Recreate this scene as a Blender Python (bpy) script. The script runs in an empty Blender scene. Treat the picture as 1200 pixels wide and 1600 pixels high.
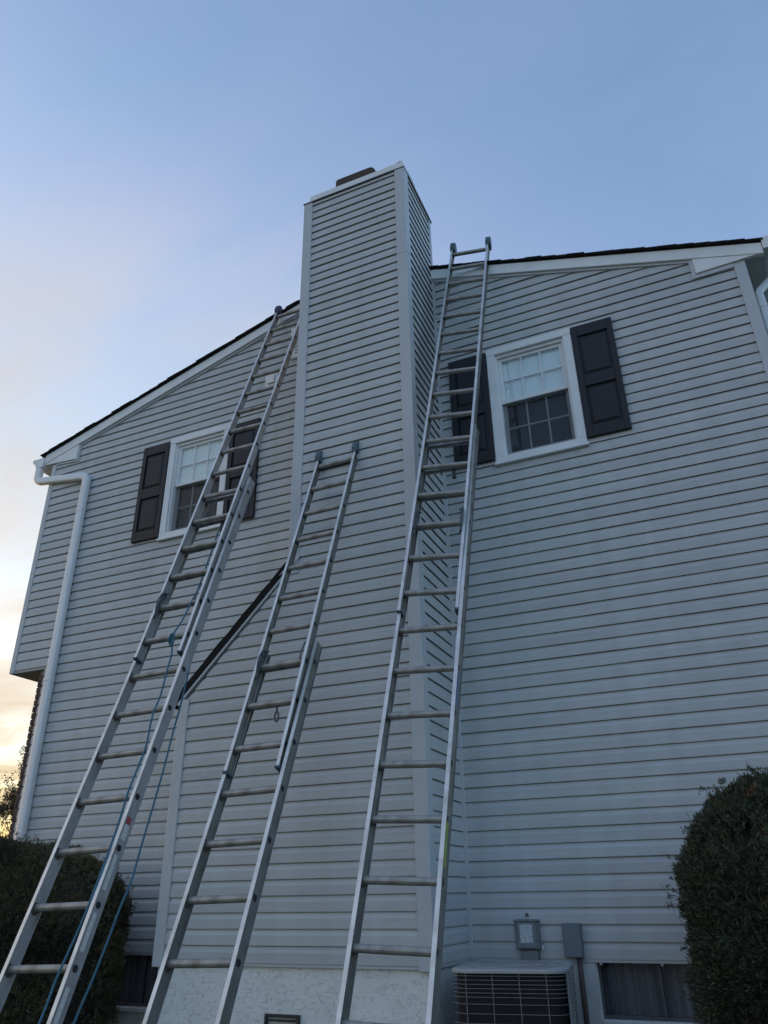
import bpy, bmesh, math, random
import numpy as np
from mathutils import Vector, Matrix
R = math.radians
random.seed(7)
S = bpy.context.scene
COL = S.collection

# ------------------------------------------------------------------ camera
cam_d = bpy.data.cameras.new('camera'); cam = bpy.data.objects.new('camera', cam_d); COL.objects.link(cam)
cam_d.sensor_fit = 'VERTICAL'; cam_d.sensor_height = 36.0; cam_d.lens = 36.0 * 1185.4 / 1600.0
cam_d.clip_start = 0.05; cam_d.clip_end = 5000
rt, up, fw = Vector((.91424, .40491, -.01457)), Vector((.19468, -.40746, .89223)), Vector((-.35533, .81855, .45135))
cam.matrix_world = Matrix(((rt.x, up.x, -fw.x, 0), (rt.y, up.y, -fw.y, -5.8649), (rt.z, up.z, -fw.z, 1.5438), (0, 0, 0, 1)))
S.camera = cam

# ------------------------------------------------------------------ sky and sun
VEIL_GAIN = 1 / .15 / 4.3 / .70
SUN_AZ_LEFT, SUN_EL = 84.0, 4.0          # degrees to the left of the wall's inward normal, degrees up
sun_dir = Vector((-math.sin(R(SUN_AZ_LEFT)) * math.cos(R(SUN_EL)), math.cos(R(SUN_AZ_LEFT)) * math.cos(R(SUN_EL)), math.sin(R(SUN_EL))))
W = bpy.data.worlds.new('World'); S.world = W; W.use_nodes = True
nt = W.node_tree; nt.nodes.clear()
out = nt.nodes.new('ShaderNodeOutputWorld'); bg = nt.nodes.new('ShaderNodeBackground')
sky = nt.nodes.new('ShaderNodeTexSky'); sky.sky_type = 'NISHITA'; sky.sun_disc = False
sky.sun_elevation = R(SUN_EL); sky.sun_rotation = R(-SUN_AZ_LEFT)
sky.altitude = 100; sky.air_density = 1.0; sky.dust_density = 1.6; sky.ozone_density = 2.1
# thin high cloud over the clear sky: denser and brighter towards the sunset, warm near the horizon, lavender overhead
nn_, ll_ = nt.nodes, nt.links
geo = nn_.new('ShaderNodeTexCoord')
def vmath(op, a, b=None):
    n = nn_.new('ShaderNodeVectorMath'); n.operation = op; ll_.new(a, n.inputs[0])
    if b is not None: n.inputs[1].default_value = b
    return n
def smath(op, a, b, clamp=False):
    n = nn_.new('ShaderNodeMath'); n.operation = op; n.use_clamp = clamp
    for i, v in enumerate((a, b)):
        if isinstance(v, (int, float)): n.inputs[i].default_value = v
        else: ll_.new(v, n.inputs[i])
    return n.outputs[0]
def mrange(a, f0, f1, t0, t1):
    n = nn_.new('ShaderNodeMapRange'); n.interpolation_type = 'SMOOTHSTEP'; ll_.new(a, n.inputs[0])
    for i, v in enumerate((f0, f1, t0, t1)): n.inputs[i + 1].default_value = v
    return n.outputs[0]
dirn = vmath('NORMALIZE', geo.outputs['Generated']).outputs[0]
sep = nn_.new('ShaderNodeSeparateXYZ'); ll_.new(dirn, sep.inputs[0]); elz = sep.outputs[2]
cosang = vmath('DOT_PRODUCT', dirn, tuple(sun_dir)).outputs['Value']
ramp = nn_.new('ShaderNodeValToRGB'); ll_.new(elz, ramp.inputs[0]); cr_ = ramp.color_ramp
stops = [(0.0, (.56, .28, .02)), (.08, (.66, .40, .10)), (.16, (.80, .59, .37)), (.28, (1.05, .91, .74)), (.50, (.76, .76, .79)), (.68, (.64, .68, .83)), (.85, (.40, .46, .74)), (1.0, (.34, .40, .66))]
cr_.elements[0].position = stops[0][0]; cr_.elements[1].position = stops[-1][0]
for p_, c_ in stops[1:-1]: cr_.elements.new(p_)
for e_, (p_, c_) in zip(cr_.elements, stops): e_.color = (*[v * .70 for v in c_], 1)
# stretched noise on a plane overhead gives streaky cirrus
den = smath('ADD', smath('MAXIMUM', elz, 0.0), .14)
dv = nn_.new('ShaderNodeVectorMath'); dv.operation = 'DIVIDE'; ll_.new(dirn, dv.inputs[0])
cmb = nn_.new('ShaderNodeCombineXYZ'); [ll_.new(den, cmb.inputs[i]) for i in range(3)]; ll_.new(cmb.outputs[0], dv.inputs[1])
mpn = nn_.new('ShaderNodeMapping'); mpn.inputs['Scale'].default_value = (1.0, 2.1, 1.0); mpn.inputs['Rotation'].default_value = (0, 0, R(35)); ll_.new(dv.outputs[0], mpn.inputs[0])
nz_ = nn_.new('ShaderNodeTexNoise'); nz_.inputs['Scale'].default_value = 1.5; nz_.inputs['Detail'].default_value = 7; nz_.inputs['Roughness'].default_value = .55; nz_.inputs['Distortion'].default_value = .5
ll_.new(mpn.outputs[0], nz_.inputs['Vector'])
cloud = mrange(nz_.outputs[0], .30, .70, .62, 1.22)
glow = smath('MULTIPLY', mrange(cosang, -.15, .80, .34, .80), mrange(elz, .60, .84, 1.0, .55))  # veil away from the sun is raised to brighten and cool the wall
fac = smath('MULTIPLY', cloud, glow, True)
bright = mrange(cosang, -.2, .75, .85, .84)
cool = nn_.new('ShaderNodeMix'); cool.data_type = 'RGBA'; cool.inputs[6].default_value = (.325, .365, .605, 1)
ll_.new(mrange(cosang, .05, .62, 0.0, 1.0), cool.inputs[0]); ll_.new(ramp.outputs[0], cool.inputs[7])
k_ = nn_.new('ShaderNodeVectorMath'); k_.operation = 'SCALE'; ll_.new(cool.outputs[2], k_.inputs[0]); ll_.new(smath('MULTIPLY', bright, VEIL_GAIN), k_.inputs['Scale'])
mixs = nn_.new('ShaderNodeMix'); mixs.data_type = 'RGBA'; ll_.new(fac, mixs.inputs[0]); ll_.new(sky.outputs[0], mixs.inputs[6]); ll_.new(k_.outputs[0], mixs.inputs[7])
ll_.new(mixs.outputs[2], bg.inputs[0]); ll_.new(bg.outputs[0], out.inputs[0])
bg.inputs[1].default_value = 0.15
sun_d = bpy.data.lights.new('sun', 'SUN'); sun = bpy.data.objects.new('sun', sun_d); COL.objects.link(sun)
sun_d.energy = 0.05; sun_d.angle = R(45); sun_d.color = (1.0, .80, .66)
sun.rotation_euler = (-sun_dir).to_track_quat('-Z', 'Y').to_euler(); sun.location = sun_dir * 40
S.view_settings.view_transform = 'Standard'; S.view_settings.look = 'None'
S.view_settings.gamma = 1.0; S.view_settings.use_curve_mapping = False
S.view_settings.exposure = 2.25
S.render.engine = 'CYCLES'

G = 1.15                                  # height of the bottom of the siding above the ground
CO = 0.1016                               # one siding course

# ------------------------------------------------------------------ materials
def mat(name, base, rough=.55, metal=0.0, var=.06, vscale=6.0, bump=0.0, bscale=60.0, spec=.5, stretch=(1, 1, 1), dirt=None, dirt_amt=.0, dscale=3.0):
    m = bpy.data.materials.new(name); m.use_nodes = True
    n = m.node_tree.nodes; l = m.node_tree.links; b = n['Principled BSDF']
    b.inputs['Roughness'].default_value = rough; b.inputs['Metallic'].default_value = metal
    b.inputs['Specular IOR Level'].default_value = spec
    tc = n.new('ShaderNodeTexCoord'); mp = n.new('ShaderNodeMapping'); mp.inputs['Scale'].default_value = stretch
    l.new(tc.outputs['Object'], mp.inputs['Vector'])
    nz = n.new('ShaderNodeTexNoise'); nz.inputs['Scale'].default_value = vscale; nz.inputs['Detail'].default_value = 6
    l.new(mp.outputs[0], nz.inputs['Vector'])
    mr = n.new('ShaderNodeMapRange'); mr.inputs[1].default_value = .25; mr.inputs[2].default_value = .75
    mr.inputs[3].default_value = 1 - var; mr.inputs[4].default_value = 1 + var
    l.new(nz.outputs[0], mr.inputs[0])
    mx = n.new('ShaderNodeMix'); mx.data_type = 'RGBA'; mx.blend_type = 'MULTIPLY'; mx.inputs[0].default_value = 1
    mx.inputs[6].default_value = (*base, 1); l.new(mr.outputs[0], mx.inputs[7])
    col = mx.outputs[2]
    if dirt:
        n2 = n.new('ShaderNodeTexNoise'); n2.inputs['Scale'].default_value = dscale; n2.inputs['Detail'].default_value = 8; n2.inputs['Roughness'].default_value = .7
        l.new(mp.outputs[0], n2.inputs['Vector'])
        r2 = n.new('ShaderNodeMapRange'); r2.inputs[1].default_value = .48; r2.inputs[2].default_value = .72; r2.inputs[4].default_value = dirt_amt
        l.new(n2.outputs[0], r2.inputs[0])
        m2 = n.new('ShaderNodeMix'); m2.data_type = 'RGBA'; m2.inputs[7].default_value = (*dirt, 1)
        l.new(r2.outputs[0], m2.inputs[0]); l.new(col, m2.inputs[6]); col = m2.outputs[2]
    l.new(col, b.inputs['Base Color'])
    if bump:
        n3 = n.new('ShaderNodeTexNoise'); n3.inputs['Scale'].default_value = bscale; n3.inputs['Detail'].default_value = 5
        l.new(mp.outputs[0], n3.inputs['Vector'])
        bp = n.new('ShaderNodeBump'); bp.inputs['Strength'].default_value = bump; bp.inputs['Distance'].default_value = .01
        l.new(n3.outputs[0], bp.inputs['Height']); l.new(bp.outputs[0], b.inputs['Normal'])
    return m

VINYL = mat('grey_vinyl', (.490, .505, .517), .48, var=.05, vscale=2.2, bump=.10, bscale=7, stretch=(.35, 1, 4), dirt=(.25, .26, .27), dirt_amt=.22, dscale=1.6)
def panel_fade(m):
    n = m.node_tree.nodes; l = m.node_tree.links; b = n['Principled BSDF']; src = b.inputs['Base Color'].links[0].from_socket
    oi = n.new('ShaderNodeObjectInfo'); r = n.new('ShaderNodeMapRange'); r.inputs[3].default_value = .955; r.inputs[4].default_value = 1.035; l.new(oi.outputs['Random'], r.inputs[0])
    tc = n.new('ShaderNodeTexCoord'); mp = n.new('ShaderNodeMapping'); mp.inputs['Scale'].default_value = (7, 7, .35); l.new(tc.outputs['Object'], mp.inputs[0])
    nz = n.new('ShaderNodeTexNoise'); nz.inputs['Scale'].default_value = 1.0; nz.inputs['Detail'].default_value = 5; l.new(mp.outputs[0], nz.inputs['Vector'])
    r2 = n.new('ShaderNodeMapRange'); r2.inputs[1].default_value = .35; r2.inputs[2].default_value = .7; r2.inputs[3].default_value = 1.03; r2.inputs[4].default_value = .93; l.new(nz.outputs[0], r2.inputs[0])
    mu = n.new('ShaderNodeMath'); mu.operation = 'MULTIPLY'; l.new(r.outputs[0], mu.inputs[0]); l.new(r2.outputs[0], mu.inputs[1])
    mx = n.new('ShaderNodeMix'); mx.data_type = 'RGBA'; mx.blend_type = 'MULTIPLY'; mx.inputs[0].default_value = 1; l.new(src, mx.inputs[6]); l.new(mu.outputs[0], mx.inputs[7]); l.new(mx.outputs[2], b.inputs['Base Color'])
panel_fade(VINYL)
VTRIM = mat('grey_vinyl_trim', (.50, .52, .555), .45, var=.04, vscale=3, bump=.05, bscale=9)
WHITE = mat('white_aluminium_trim', (.80, .81, .83), .4, var=.05, vscale=4, bump=.05, bscale=5, dirt=(.42, .42, .42), dirt_amt=.2)
GUTTER = mat('white_downspout_paint', (.79, .80, .83), .4, var=.04, vscale=4, bump=.06, bscale=6, dirt=(.4, .4, .4), dirt_amt=.2)
SHUT = mat('black_shutter_plastic', (.011, .0095, .015), .6, var=.12, vscale=9, bump=.08, bscale=120, stretch=(3, 1, .4))
STUCCO = mat('white_stucco', (.82, .82, .81), .85, var=.05, vscale=5, dirt=(.60, .60, .58), dirt_amt=.35, dscale=4)
SHING = mat('charcoal_shingle', (.030, .030, .034), .9, var=.3, vscale=60, bump=.5, bscale=250)
FELT = mat('black_roofing_felt', (.005, .005, .006), .95, var=.25, vscale=20, bump=.4, bscale=40)
CLAY = mat('brown_clay_flue', (.062, .044, .038), .85, var=.25, vscale=12, bump=.3, bscale=60)
BRICK = mat('brown_brick', (.115, .066, .055), .9, var=.25, vscale=9, bump=.4, bscale=90)
MORTAR = mat('grey_mortar', (.17, .155, .145), .95, var=.1, vscale=30)
ALU = mat('weathered_aluminium', (.68, .67, .655), .45, metal=.65, var=.16, vscale=9, bump=.06, bscale=120, dirt=(.33, .31, .28), dirt_amt=.6, dscale=6)
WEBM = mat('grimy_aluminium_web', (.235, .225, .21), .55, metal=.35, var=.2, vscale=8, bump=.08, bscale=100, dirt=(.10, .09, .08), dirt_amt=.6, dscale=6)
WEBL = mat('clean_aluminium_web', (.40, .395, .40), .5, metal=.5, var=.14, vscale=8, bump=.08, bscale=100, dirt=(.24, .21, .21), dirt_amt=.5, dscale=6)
RUNGM = mat('scuffed_aluminium', (.36, .345, .33), .5, metal=.5, var=.16, vscale=14, bump=.08, bscale=140, dirt=(.17, .145, .12), dirt_amt=.75, dscale=9)
COLLARM = mat('collar_shade_grime', (.085, .075, .068), .7, var=.3, vscale=40)
HOLESHADE = mat('hollow_shade', (.02, .02, .022), .8, var=.1)  # near-black stands for shade inside rung ends and behind the vent slats
STEEL = mat('dark_lock_steel', (.10, .105, .115), .5, metal=.6, var=.25, vscale=30, bump=.1, bscale=100)
TEAL = mat('teal_grey_rubber', (.072, .122, .148), .7, var=.15, vscale=25, bump=.1, bscale=120)
NAVY = mat('navy_rubber', (.045, .055, .125), .65, var=.15, vscale=25, bump=.1, bscale=120)
ROPE = mat('blue_rope', (.045, .155, .235), .75, var=.25, vscale=90, bump=.6, bscale=320)
STICKY = mat('yellow_green_sticker', (.30, .38, .06), .5, var=.25, vscale=40)
STICKB = mat('blue_sticker', (.10, .16, .34), .5, var=.3, vscale=60)
STICKW = mat('worn_white_sticker', (.55, .55, .55), .5, var=.2, vscale=60)
STICKR = mat('red_sticker', (.35, .07, .07), .5, var=.25, vscale=50)
ACPAINT = mat('beige_grey_appliance_paint', (.40, .415, .42), .5, var=.08, vscale=8, bump=.05, bscale=30, dirt=(.2, .19, .17), dirt_amt=.45, dscale=10)
ACWIRE = mat('coated_guard_wire', (.24, .23, .23), .55, var=.2, vscale=30)
COIL = mat('dark_condenser_coil', (.009, .008, .010), .8, var=.3, vscale=80)
BOXG = mat('grey_electrical_box', (.19, .215, .225), .55, var=.08, vscale=14, bump=.05, bscale=60, dirt=(.1, .1, .1), dirt_amt=.3, dscale=14)
BOXB = mat('slate_painted_box', (.145, .18, .215), .5, var=.06, vscale=14, bump=.05, bscale=60)
LABEL = mat('faded_label', (.50, .53, .55), .6, var=.28, vscale=55)
PIPE = mat('brown_conduit', (.11, .075, .07), .6, var=.2, vscale=20)
DARKF = mat('dark_basement_frame', (.10, .105, .11), .6, var=.15, vscale=15)
CURT = mat('grey_curtain', (.50, .48, .49), .9, var=.35, vscale=5, stretch=(3, 1, .1))
BLIND = mat('white_window_shade', (.84, .90, .92), .8, var=.05, vscale=5)
DRAPE = mat('dark_patterned_curtain', (.085, .095, .11), .9, var=.45, vscale=24)
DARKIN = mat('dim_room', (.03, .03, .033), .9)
BROWNV = mat('dark_foundation_vent', (.03, .03, .036), .6, var=.2, vscale=20)

def glass(name, rough=.02, alpha=.25, tint=(.55, .62, .64)):
    m = bpy.data.materials.new(name); m.use_nodes = True
    n = m.node_tree.nodes; l = m.node_tree.links; n.remove(n['Principled BSDF'])
    o = n['Material Output']; tr = n.new('ShaderNodeBsdfTransparent'); tr.inputs[0].default_value = (*tint, 1)
    gl = n.new('ShaderNodeBsdfGlossy'); gl.inputs['Roughness'].default_value = rough
    fr = n.new('ShaderNodeFresnel'); fr.inputs[0].default_value = 1.6
    ad = n.new('ShaderNodeMath'); ad.operation = 'ADD'; ad.inputs[1].default_value = alpha; l.new(fr.outputs[0], ad.inputs[0])
    nz = n.new('ShaderNodeTexNoise'); nz.inputs['Scale'].default_value = 2.2
    tc = n.new('ShaderNodeTexCoord'); l.new(tc.outputs['Object'], nz.inputs['Vector'])
    bp = n.new('ShaderNodeBump'); bp.inputs['Strength'].default_value = .10; bp.inputs['Distance'].default_value = .01; l.new(nz.outputs[0], bp.inputs['Height'])
    l.new(bp.outputs[0], gl.inputs['Normal'])
    ge = n.new('ShaderNodeNewGeometry'); iv = n.new('ShaderNodeMath'); iv.operation = 'SUBTRACT'; iv.inputs[0].default_value = 1; l.new(ge.outputs['Backfacing'], iv.inputs[1])
    mu = n.new('ShaderNodeMath'); mu.operation = 'MULTIPLY'; l.new(ad.outputs[0], mu.inputs[0]); l.new(iv.outputs[0], mu.inputs[1])
    mx = n.new('ShaderNodeMixShader'); l.new(mu.outputs[0], mx.inputs[0]); l.new(tr.outputs[0], mx.inputs[1]); l.new(gl.outputs[0], mx.inputs[2])
    l.new(mx.outputs[0], o.inputs[0]); return m
GLASS = glass('window_glass', alpha=.06, tint=(.95, .985, .99))
GLASSD = glass('basement_glass', alpha=.02, tint=(.75, .75, .77))
def screen_mat():
    m = bpy.data.materials.new('insect_screen_mesh'); m.use_nodes = True
    n = m.node_tree.nodes; l = m.node_tree.links; b = n['Principled BSDF']
    b.inputs['Base Color'].default_value = (.03, .032, .036, 1); b.inputs['Roughness'].default_value = .8
    tr = n.new('ShaderNodeBsdfTransparent'); mx = n.new('ShaderNodeMixShader'); mx.inputs[0].default_value = .28
    l.new(tr.outputs[0], mx.inputs[1]); l.new(b.outputs[0], mx.inputs[2]); l.new(mx.outputs[0], n['Material Output'].inputs[0]); return m
SCREEN = screen_mat()
def stucco_bump(m):
    n = m.node_tree.nodes; l = m.node_tree.links; b = n['Principled BSDF']
    tc = n.new('ShaderNodeTexCoord')
    mp = n.new('ShaderNodeMapping'); mp.inputs['Scale'].default_value = (1, 1, 1.5); l.new(tc.outputs['Object'], mp.inputs[0])
    hs = []
    for sc, lo, hi in ((26, .55, .63), (80, .40, .70)):
        nz = n.new('ShaderNodeTexNoise'); nz.inputs['Scale'].default_value = sc; nz.inputs['Detail'].default_value = 8; nz.inputs['Roughness'].default_value = .66; nz.inputs['Distortion'].default_value = .35
        l.new(mp.outputs[0], nz.inputs['Vector'])
        cr = n.new('ShaderNodeMapRange'); cr.interpolation_type = 'SMOOTHSTEP'; cr.inputs[1].default_value = lo; cr.inputs[2].default_value = hi; l.new(nz.outputs[0], cr.inputs[0]); hs.append(cr.outputs[0])
    ad = n.new('ShaderNodeMath'); ad.operation = 'MULTIPLY_ADD'; ad.inputs[1].default_value = .35; l.new(hs[1], ad.inputs[0]); l.new(hs[0], ad.inputs[2])
    bp = n.new('ShaderNodeBump'); bp.inputs['Strength'].default_value = .6; bp.inputs['Distance'].default_value = .007
    l.new(ad.outputs[0], bp.inputs['Height']); l.new(bp.outputs[0], b.inputs['Normal'])
stucco_bump(STUCCO)

# ------------------------------------------------------------------ object helpers
ROOT = Vector((0, 0, 0))                  # world position of the thing being built; child meshes are stored relative to it
class MB:
    def __init__(s): s.v = []; s.f = []; s.m = []
    def add(s, vs, fs, mi=0):
        o = len(s.v); s.v += [tuple(v) for v in vs]; s.f += [tuple(i + o for i in f) for f in fs]; s.m += [mi] * len(fs); return s
    def box(s, x0, x1, y0, y1, z0, z1, mi=0):
        return s.add([(x0, y0, z0), (x1, y0, z0), (x1, y1, z0), (x0, y1, z0), (x0, y0, z1), (x1, y0, z1), (x1, y1, z1), (x0, y1, z1)],
                     [(0, 3, 2, 1), (4, 5, 6, 7), (0, 1, 5, 4), (1, 2, 6, 5), (2, 3, 7, 6), (3, 0, 4, 7)], mi)
    def prism(s, poly, y0, y1, mi=0):      # poly in (x, z), extruded along y
        n = len(poly); vs = [(x, y0, z) for x, z in poly] + [(x, y1, z) for x, z in poly]
        return s.add(vs, [tuple(range(n)), tuple(range(2 * n - 1, n - 1, -1))] + [(i, i + n, (i + 1) % n + n, (i + 1) % n) for i in range(n)], mi)
    def ext(s, poly, o, e1, e2, d, mi=0):  # poly in plane (e1, e2) at o, extruded along vector d
        n = len(poly); o = Vector(o); e1 = Vector(e1); e2 = Vector(e2); d = Vector(d)
        a = [o + e1 * p[0] + e2 * p[1] for p in poly]; b = [p + d for p in a]
        return s.add(a + b, [tuple(range(n - 1, -1, -1)), tuple(range(n, 2 * n))] + [(i, (i + 1) % n, (i + 1) % n + n, i + n) for i in range(n)], mi)
    def tube(s, pts, r, n=8, mi=0, cap=True, sy=1.0):
        pts = [Vector(p) for p in pts]; rings = []
        prev = None
        for i, p in enumerate(pts):
            t = (pts[min(i + 1, len(pts) - 1)] - pts[max(i - 1, 0)]).normalized()
            if prev is None:
                a = t.cross(Vector((0, 0, 1)) if abs(t.z) < .9 else Vector((0, 1, 0))).normalized()
            else: a = (prev - t * prev.dot(t)).normalized()
            prev = a; b = t.cross(a)
            rr = r[i] if isinstance(r, (list, tuple)) else r
            rings.append([p + (a * math.cos(2 * math.pi * k / n) + b * math.sin(2 * math.pi * k / n) * sy) * rr for k in range(n)])
        vs = [v for rg in rings for v in rg]; fs = []
        for i in range(len(pts) - 1):
            for k in range(n): fs.append((i * n + k, i * n + (k + 1) % n, (i + 1) * n + (k + 1) % n, (i + 1) * n + k))
        if cap: fs += [tuple(range(n - 1, -1, -1)), tuple(range((len(pts) - 1) * n, len(pts) * n))]
        return s.add(vs, fs, mi)
    def build(s, name, mats, parent=None, smooth=False, bevel=0, seg=1):
        me = bpy.data.meshes.new(name); me.from_pydata([(v[0] - ROOT.x, v[1] - ROOT.y, v[2] - ROOT.z) for v in s.v], [], s.f)
        for m in (mats if isinstance(mats, (list, tuple)) else [mats]): me.materials.append(m)
        if any(s.m): me.polygons.foreach_set('material_index', s.m)
        bm = bmesh.new(); bm.from_mesh(me); bmesh.ops.recalc_face_normals(bm, faces=bm.faces); bm.to_mesh(me); bm.free()
        if smooth: me.shade_smooth()
        o = bpy.data.objects.new(name, me); COL.objects.link(o)
        if parent: o.parent = parent
        else: o.location = ROOT
        if bevel:
            b = o.modifiers.new('bevel', 'BEVEL'); b.width = bevel; b.segments = seg; b.limit_method = 'ANGLE'; b.angle_limit = R(40)
        return o
def tag(o, label=None, cat=None, group=None, kind=None):
    if label: o['label'] = label
    if cat: o['category'] = cat
    if group: o['group'] = group
    if kind: o['kind'] = kind
    return o
def thing(name, loc, label, cat, group=None):
    global ROOT
    o = bpy.data.objects.new(name, None); COL.objects.link(o); o.location = loc; o.empty_display_size = .2
    ROOT = Vector(loc); return tag(o, label, cat, group)

# ------------------------------------------------------------------ ground
ROOT = Vector((0, 0, 0))
GRASS = mat('dull_grass', (.045, .055, .025), .95, var=.35, vscale=3, bump=.6, bscale=40, dirt=(.09, .075, .05), dirt_amt=.5, dscale=.8)
gm = MB(); gm.add([(-1500, -1500, 0), (1500, -1500, 0), (1500, 1500, 0), (-1500, 1500, 0)], [(0, 1, 2, 3)])
tag(gm.build('ground', GRASS), kind='structure')

# ------------------------------------------------------------------ house
house = thing('house', (-3.0, 0, 0), 'two storey house end wall in grey horizontal siding with white trim and black shutters', 'house')
XL, XLU, XR = -6.52, -7.02, 0.955        # first floor left end, overhanging upper floor left end, right end
ZO = 2.64 + G                             # underside of the overhang
RX, RZ = -2.978, 6.705 + G                # ridge of the rake board's top
SL, SR = .312, .306
def rake_top(x): return RZ - (RX - x) * SL if x < RX else RZ - (x - RX) * SR
def rake_bot(x): return rake_top(x) - .125
WZ0, WZ1 = 3.85 + G, 5.13 + G
WIN = [(-5.19, -4.375), (-1.42, -.603)]
OPEN_IN = .05
CHL, CHR, CHF = -3.075, -1.945, -.76      # chimney left, right, front
# openings cut right through sheathing: (x0, x1, z0, z1)
HOLES = [(a + OPEN_IN, b - OPEN_IN, WZ0 + OPEN_IN, WZ1 - OPEN_IN) for a, b in WIN]

sh = MB()                                 # sheathing behind the siding, in vertical bands round the windows
xs = [XL + .01]
for h in HOLES: xs += [h[0], h[1]]
xs += [XR - .01]
def top_poly(x0, x1, z0):
    pts = [(x0, z0), (x1, z0), (x1, rake_bot(x1) + .05)]
    if x0 < RX < x1: pts.append((RX, rake_bot(RX) + .05))
    return pts + [(x0, rake_bot(x0) + .05)]
for i in range(len(xs) - 1):
    a, b = xs[i], xs[i + 1]
    hole = next((h for h in HOLES if abs(h[0] - a) < 1e-6), None)
    if hole is None: sh.prism(top_poly(a, b, G + .01), .026, .15)
    else:
        sh.box(a, b  , .026, .15, G + .01, hole[2]); sh.prism(top_poly(a, b, hole[3])  , .026, .15)
sh.prism([(XLU + .02, ZO + .02), (XL + .01, ZO + .02), (XL + .01, rake_bot(XL) + .05), (XLU + .02, rake_bot(XLU) + .05)]  , .026, .15)
wall = sh.build('gable_wall', VINYL, house)
# back of the house: side walls and rear wall
bk = MB(); bk.box(XL + .01, XL + .15, .15, 9, 0, ZO + .1); bk.box(XLU + .02, XLU + .15, .15, 9, ZO + .02, 5.35 + G); bk.box(XR - .15, XR - .01, .15, 9, 0, 5.4 + G)
bk.prism([(XLU + .02, 0), (XR - .01, 0), (XR - .01, rake_bot(XR)), (RX, rake_bot(RX)), (XLU + .02, rake_bot(XLU))], 8.9, 9.0)
bk.build('rear_walls', VINYL, house)

# ---- siding courses: dutch-lap profile swept along x (front faces) or y (chimney flank)
PROF = [(.45, -.0095), (.10, -.0128), (.015, -.0140), (.0, -.0152), (.0, -.0164), (.05, -.0169), (.60, -.0156), (.67, -.0134), (.80, -.0082), (.92, -.0044), (.985, -.0032), (1.0, .0), (1.01, .020), (1.45, .022)]
def course(k, spans, off, axis, name, parent, lim_top=None, m=VINYL, jig=True):
    """spans: list of (lo(z), hi(z)) callables; off = plane coordinate"""
    made = []
    for lo, hi in spans:
        mb = MB(); rows = []
        dz = random.uniform(-.0011, .0011) if jig else 0; oy = random.choice((0, -.0012)) if jig else 0
        for dzf, dy in PROF:
            z = G + (k + dzf) * CO
            a, b = lo(z - G), hi(z - G)
            if b - a < .012: b = a + .0005
            zz = z + dz
            if lim_top is not None: zz = min(zz, lim_top)
            if axis == 'x': rows.append([(a, off + dy + oy, zz), (b, off + dy + oy, zz)])
            else: rows.append([(off - dy, a, zz), (off - dy, b, zz)])
        n = len(rows)
        mb.add([p for r in rows for p in r], [(2 * i, 2 * i + 1, 2 * i + 3, 2 * i + 2) for i in range(n - 1)])
        made.append(mb.build(name, m, parent))
    return made
def cst(v): return lambda z: v
def inv_left(z): return RX - (RZ - .125 + .012 - G - z) / SL       # x where the rake's lower edge is at height z, left slope
def inv_right(z): return RX + (RZ - .125 + .012 - G - z) / SR
def seam_split(lo, hi, k, zmid, tagk):
    rnd = random.Random(tagk * 131 + (k // 2))
    a, b = lo(zmid), hi(zmid)
    if b - a < 2.6: return [(lo, hi)]
    x = a + rnd.uniform(1.0, b - a - 1.0)
    return [(lo, cst(x + .012)), (cst(x), hi)]
for k in range(0, 66):
    zm = (k + .5) * CO
    z0, z1 = k * CO, (k + 1) * CO
    left_end = -6.975 if k >= 26 else XL
    lo = (lambda e: (lambda z: max(e, inv_left(z))))(left_end)
    hi = (lambda z: min(.872, inv_right(z)))
    # box return at the eaves
    spans = []
    base = [(lo, cst(CHL + .05 if zm > 2.9 else -3.4)), (cst(CHR - .0), hi)]
    for ib, (l_, h_) in enumerate(base):
        if h_(zm) - l_(zm) < .02: continue
        w = WIN[0] if ib == 0 else WIN[1]
        wz0, wz1 = WZ0 - G, WZ1 - G
        if z0 >= wz0 + .01 and z1 <= wz1 - .01 + CO * .4:
            spans += [(l_, cst(w[0] + .03))]; spans += [(cst(w[1] - .03), h_)]
        else: spans += seam_split(l_, h_, k, zm, ib + 1)
    course(k, spans, 0.0, 'x', 'siding_course', wall)

# ---- corner posts, channels, starter strip
t = MB(); t.box(.865, .958, -.024, .06, G - .012, 5.345 + G); t.build('corner_post', VTRIM, house, bevel=.004, seg=2)
t = MB(); t.box(-7.03, -6.965, -.024, .06, ZO - .028, 5.25 + G); t.build('corner_post', VTRIM, house, bevel=.004, seg=2)
t = MB(); t.box(CHR + .002, CHR + .036, -.024, .0, G - .01, 6.27 + G); t.box(CHR + .002, CHR + .016, -.036, -.0245, G - .01, 6.26 + G); t.build('inside_corner_channel', VTRIM, house, bevel=.003)
t = MB(); t.box(XL, -4.06, -.012, .002, G - .018, G + .006); t.build('starter_strip', VTRIM, house); t = MB(); t.box(CHR, .865, -.012, .002, G - .018, G + .006); t.build('starter_strip', VTRIM, house)
# underside of the overhang
t = MB(); t.box(-7.02, -6.5, -.012, 9, ZO - .03, ZO + .0); t.build('overhang_soffit', mat('soffit', (.38, .37, .35), .7), house)

# ---- brick facing on the front, its end seen beside the downspout
bf = MB(); bf.box(-6.598, -6.515, .012, 9, 0, ZO - .03); brickf = bf.build('brick_facing', MORTAR, house)
br_me = None
zc = .03; row = 0
while zc < ZO - .09:
    for (x0, x1) in ([(-6.604, -6.513)] if row % 2 == 0 else [(-6.604, -6.572), (-6.562, -6.513)]):
        y0 = random.uniform(-.003, .002)
        b = MB(); b.box(x0, x1, y0, .1, zc, zc + .057); b.build('brick', BRICK, brickf, bevel=.003)
    zc += .067; row += 1

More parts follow.
